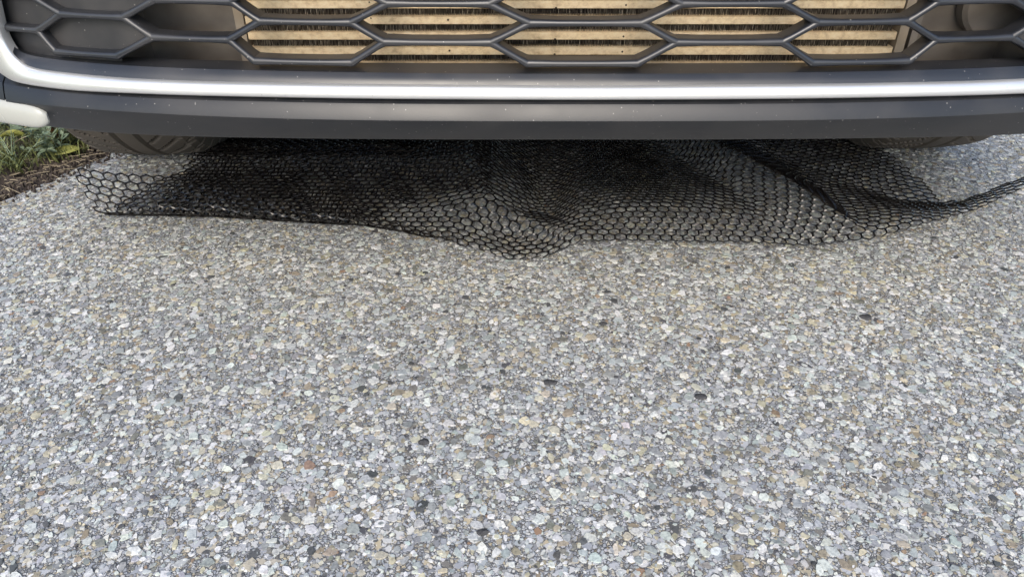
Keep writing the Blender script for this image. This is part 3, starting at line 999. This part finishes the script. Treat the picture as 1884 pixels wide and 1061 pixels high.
ws = [(-.95, 1.30, .07, 7, 'leaf_green', 'bushy green weed at the far left under the pale bumper corner'),
      (-.91, 1.36, .06, 7, 'leaf_grey', 'grey green weed with thin stems behind the dark soil'),
      (-1.02, 1.36, .08, 7, 'leaf_green', 'tallest bright green weed against the left picture edge'),
      (-.885, 1.43, .055, 6, 'leaf_green', 'green weed beside the brown dead leaf'),
      (-.85, 1.47, .04, 6, 'leaf_grey', 'low feathery weed against the left front tyre'),
      (-.98, 1.45, .07, 7, 'leaf_grey', 'tangled weed in the shade under the bumper corner'),
      (-1.05, 1.25, .06, 6, 'leaf_yellow', 'yellowish weed low at the left edge beside the soil'),
      (-.93, 1.50, .07, 7, 'leaf_green', 'dense weed behind the curled yellow leaf'),
      (-.87, 1.56, .05, 6, 'leaf_green', 'small weed half hidden by the left front tyre'),
      (-1.10, 1.50, .09, 8, 'leaf_green', 'high weed furthest left behind the soil strip'),
      (-1.06, 1.62, .10, 8, 'leaf_grey', 'pale weed in the back of the verge'),
      (-.96, 1.65, .08, 8, 'leaf_green', 'weed at the back of the verge behind the others')]
for i, a in enumerate(ws):
    weed(a[0] + .02, a[1] - .015, a[2] * 1.35, a[3] + 5, M[a[4]], a[5], 40 + i, lw=.007 if i % 2 else .004, ll=.018 if i % 2 else .013)
def single_leaf(name, x, y, z, yaw, pitch, L_, W_, bend, mat, label, roll=0, cat="leaf"):
    mb = MB(); add_leaf(mb, (0, 0, 0), yaw, pitch, L_, W_, bend, roll)
    o = mb.build(name, mat, angle=80); o.location = (x, y, z)
    sol = o.modifiers.new("thickness", 'SOLIDIFY'); sol.thickness = .0005
    tag(o, label, cat, "fallen leaves on the verge")
single_leaf("fallen_leaf", -.895, 1.335, .012, R(25), R(10), .055, .022, -.15, M['leaf_yellow'], "curled yellow green leaf lying on the soil beside the weeds", roll=.5)
single_leaf("fallen_leaf", -.915, 1.395, .045, R(-60), R(-35), .050, .030, .2, M['leaf_brown'], "rusty brown dead leaf hanging among the green weeds", roll=-.4)
single_leaf("fallen_leaf", -.945, 1.36, .04, R(200), R(20), .045, .030, -.3, M['leaf_yellow'], "mottled yellow leaf upright among the weed stems", roll=.8)
single_leaf("fallen_leaf", -.985, 1.235, .006, R(-20), R(0), .040, .014, .1, M['leaf_brown'], "brown leaf flat on the soil nearest the left edge", roll=.2)
single_leaf("fallen_leaf", -.93, 1.25, .006, R(10), R(0), .022, .009, .2, M['straw'], "small pale dry leaf on the dark soil")
single_leaf("fallen_leaf", -.99, 1.29, .03, R(-100), R(20), .034, .010, -.5, M['leaf_yellow'], "bright lime green leaf bent over at the left edge", roll=.3)
lt_ = MB()
for i in range(520):
    y = rnd.uniform(1.0, 1.6); x = edge_x(y) + (rnd.uniform(0, .03) if rnd.random() < .12 else -.004 - abs(rnd.gauss(0, .07))); z = .006
    a = rnd.uniform(0, 2 * PI); ll = rnd.uniform(.003, .014) if rnd.random() < .9 else rnd.uniform(.03, .06)
    p = Vector((x, y, z + rnd.uniform(0, .004))); d = Vector((math.cos(a), math.sin(a), rnd.uniform(-.08, .12)))
    lt_.tube([p, p + d * ll * .5 + Vector((0, 0, .001)), p + d * ll], rnd.uniform(.00025, .0007), 4)
tag(lt_.build("straw_litter", M['straw']), "dry straw and stalk bits scattered over the dark soil", "litter", kind='stuff')
sm_ = MB()
for i in range(900):
    y = rnd.uniform(.9, 1.6); x = edge_x(y) + (rnd.uniform(0, .035) ** 1.0 if rnd.random() < .22 else -.002 - abs(rnd.gauss(0, .05))); r_ = rnd.uniform(.0008, .0035)
    vs_ = [(x + r_ * rnd.uniform(.6, 1.3) * math.cos(a), y + r_ * rnd.uniform(.6, 1.3) * math.sin(a), .001 + rnd.uniform(0, .003)) for a in np.linspace(0, 2 * PI, 7)[:6]]
    sm_.add(vs_ + [(x, y, .004 + r_ * .8), (x, y, -.01)], [(k, (k + 1) % 6, 6) for k in range(6)] + [((k + 1) % 6, k, 7) for k in range(6)])
tag(sm_.build("soil_crumbs", M['soil']), "dark soil crumbs and grit along the pavement edge", "soil", kind='stuff')
gr = MB()
for i in range(4200):
    y = rnd.uniform(1.15, 2.3); x = edge_x(y) - .045 - abs(rnd.gauss(0, .13)) - max(0, 1.33 - y) * .35
    a = rnd.uniform(0, 2 * PI); hh = rnd.uniform(.02, .065); ln = rnd.uniform(.2, 1.1)
    p = Vector((x, y, 0)); d = Vector((math.cos(a) * ln, math.sin(a) * ln, 1)).normalized()
    w_ = Vector((-math.sin(a), math.cos(a), 0)) * rnd.uniform(.0006, .0016)
    m_ = p + d * hh * .6; e_ = p + d * hh + Vector((math.cos(a), math.sin(a), -.5)) * hh * .25
    gr.add([p - w_, p + w_, m_ + w_ * .8, m_ - w_ * .8, e_], [(0, 1, 2, 3), (3, 2, 4)])
tag(gr.build("grass", M['leaf_green']), "short grass blades on the verge beside the pavement", "grass", kind='stuff')

# dark bits lying on or set in the pavement
for i, (x, y, r_, lab) in enumerate([
        (.045, .671, .0085, "dark pebble near the middle of the pavement, left of the other dark ones"),
        (.218, .646, .0080, "dark flat pebble in the right half of the open pavement"),
        (.121, .790, .0055, "small dark pebble closest to the gathered middle of the net's front edge"),
        (.475, .806, .0100, "largest dark pebble, lying far out near the right side of the picture"),
        (-.095, .573, .0075, "dark pebble in the left half of the open pavement"),
        (-.028, .455, .0070, "dark pebble nearest the camera at the bottom of the picture")]):
    pb = MB(); k = 9; rows = []
    rs = [rnd.uniform(.7, 1.15) for _ in range(k)]; ro = rnd.uniform(0, PI)
    for f, z in ((1.0, -.001), (1.02, .0012), (.85, .0028), (.45, .0036), (.03, .0038)):
        rows.append([(r_ * f * rs[j] * math.cos(2 * PI * j / k + ro), r_ * .6 * f * rs[j] * math.sin(2 * PI * j / k + ro), z + .0003 * rnd.uniform(-1, 1)) for j in range(k)])
    pb.grid(rows, close_u=True)
    o = pb.build("dark_pebble", M['tar'], angle=30); o.location = (x, y, 0)
    tag(o, lab, "pebble", "dark pebbles on the pavement")
